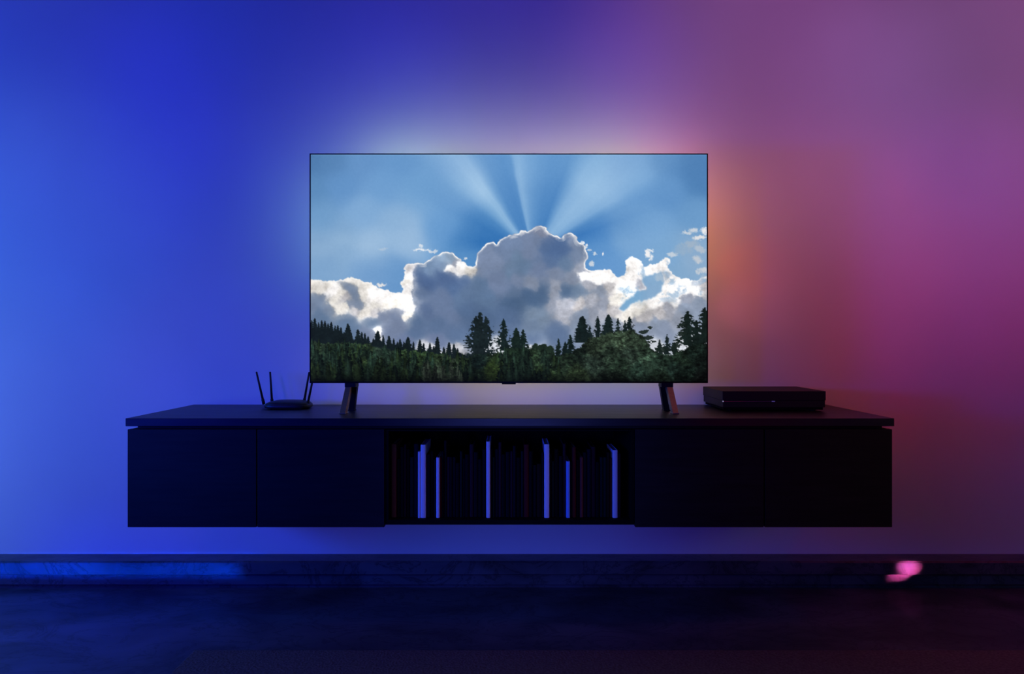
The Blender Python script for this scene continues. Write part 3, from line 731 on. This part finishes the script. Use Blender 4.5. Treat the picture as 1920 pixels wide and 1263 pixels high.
foot(1, 1240, 1262, 1262, 1272.5, 1245, 1256)
# light strips stuck on the back, facing the wall
def strip(x0, x1, z0, z1, rgb, s):
    bm = bmesh.new(); box(bm, x0, x1, TD+.0205, TD+.0225, z0, z1)
    obj('light_strip', bm, emit('led_strip_glow', rgb, s), tv)
strip(tx0+.05, tx1-.05, tz1-.028, tz1-.022, (.9, .85, 1), 2)
strip(tx0+.022, tx0+.028, tz0+.05, tz1-.05, (.4, .5, 1), 2)
strip(tx1-.028, tx1-.022, tz0+.05, tz1-.05, (1, .35, .2), 2)

# ------------------------------------------------------------------ router
RD = 2.34
rx0, rx1 = X(490, RD), X(574.5, RD)
rt = thing('wifi_router', 'small black router with four raised antennas at the left of the television', 'router', ((rx0+rx1)/2, RD+.05, TOP))
bm = bmesh.new()
cxr, hw, dp = (rx0+rx1)/2, (rx1-rx0)/2, .105
def rring(s, z, sag=0, n=40, k=4.0):
    r = []
    for i in range(n):
        a = 2*PI*i/n; c_, s_ = math.cos(a), math.sin(a)
        px = math.copysign(abs(c_)**(2/k), c_)*hw*s; py = math.copysign(abs(s_)**(2/k), s_)*dp/2*s
        r.append((cxr+px, RD+dp/2+py, TOP+z))
    return r
loft(bm, [rring(.93, .003), rring(.97, .0032), rring(1.0, .006), rring(1.0, .0125), rring(.975, .0155)], True)
obj('body', bm, M_router, rt, 0, True)
bm = bmesh.new()
loft(bm, [rring(.955, .0152), rring(.93, .0185), rring(.80, .0228), rring(.55, .0262), rring(.25, .0278), rring(.05, .0280)])
obj('lid', bm, M_router, rt, 0, True)
for (x, y) in ((-.05, .02), (.05, .02), (-.05, .085), (.05, .085)):
    bm = bmesh.new(); bmesh.ops.create_cone(bm, cap_ends=True, segments=14, radius1=.005, radius2=.005, depth=.0035, matrix=Matrix.Translation((cxr+x, RD+y, TOP+.00175)))
    obj('rubber_foot', bm, M_antenna, rt)
for px, py, s in ((507.5, 753.5, 1), (513.2, 753.5, 1.1), (518.0, 755.5, .6), (503.5, 756, .6)):
    dd = RD+.012
    bm = bmesh.new(); bmesh.ops.create_uvsphere(bm, u_segments=10, v_segments=6, radius=.0010*s, matrix=Matrix.Translation((X(px, dd), dd, TOP+.0198)))
    l = obj('status_light', bm, emit('status_light_glow', (.35, .6, .75), .22), rt, 0, True)
for (bx, by, txp, typ, d, dt) in ((493.5, 752, 481, 698, RD+.085, RD+.10), (510, 752, 506.5, 698, RD+.10, RD+.115), (570.5, 751, 579.5, 698.5, RD+.085, RD+.085), (577, 757, 588.5, 701, RD+.045, RD+.045)):
    p0 = (X(bx, d), d, Z(by, d)); p1 = (X(txp, dt), dt, Z(typ, dt))
    z_b = TOP+.010
    bm = bmesh.new()
    tube(bm, p0, p1, .0040, .0031, 14, .8)
    an_ = obj('antenna', bm, M_antenna, rt, 0, True)
    v = (Vector(p1)-Vector(p0)).normalized()
    bm = bmesh.new(); tube(bm, Vector(p0)-v*.010, Vector(p0)+v*.006, .0050, .0050, 14, 1, True)
    obj('hinge', bm, M_antenna, an_, 0, True)

# ------------------------------------------------------------------ game console
GD = 2.285
gx0, gx1 = X(1355, GD), X(1548.5, GD)
gz0, gz1 = TOP, Z(733, GD)
gb = thing('game_console', 'flat black box-shaped game console with a slim disc slot, right end of the media console', 'game console', ((gx0+gx1)/2, GD+.12, TOP))
zsl = Z(752, GD)
bm = bmesh.new()
sl0, sl1 = X(1353.5, GD)+.0016, X(1453, GD)
yb = WALL-.012
# upper shell with a rebate along its front for the slot
box(bm, gx0, gx1, GD, yb, zsl+.0022, gz1)
obj('upper_shell', bm, M_box, gb, .0012)
bm = bmesh.new()
box(bm, gx0+.0015, gx1-.0015, GD+.0015, yb-.002, gz0+.012, zsl+.0022)
obj('lower_shell', bm, M_box, gb, .001)
bm = bmesh.new()
box(bm, gx0+.006, gx1-.006, GD+.008, yb-.01, gz0+.0045, gz0+.012)
obj('base_plinth', bm, M_inner, gb)
for (x, y) in ((gx0+.03, GD+.03), (gx1-.03, GD+.03), (gx0+.03, yb-.04), (gx1-.03, yb-.04)):
    bm = bmesh.new(); bmesh.ops.create_cone(bm, cap_ends=True, segments=20, radius1=.009, radius2=.010, depth=.0045, matrix=Matrix.Translation((x, y, gz0+.00235)))
    obj('rubber_foot', bm, M_antenna, gb)
M_slot = mat('polished_slot_rim', (.35, .33, .42), .25, metal=.8)
bm = bmesh.new(); box(bm, sl0+.003, sl1-.004, GD-.0006, GD+.003, zsl-.0008, zsl+.0008)
obj('disc_slot', bm, M_slot, gb, .0003)
bm = bmesh.new(); bmesh.ops.create_uvsphere(bm, u_segments=16, v_segments=10, radius=.0022, matrix=Matrix.Translation((sl0+.002, GD-.0003, zsl)))
e_ = obj('slot_end_dot', bm, emit('slot_end_glow', (.45, .42, .75), .55), gb, 0, True)  # pale left end of the slot, its brightness put in as emission
e_['label'] = 'small pale dot at the left end of the slot, given its own glow'
bm = bmesh.new(); box(bm, sl1-.010, sl1, GD-.0009, GD+.002, zsl-.0016, zsl+.0014)
obj('slot_right_end', bm, emit('slot_right_end_glow', (.10, .07, .35), .5), gb, .0005)  # right end of the slot, made brighter by emission
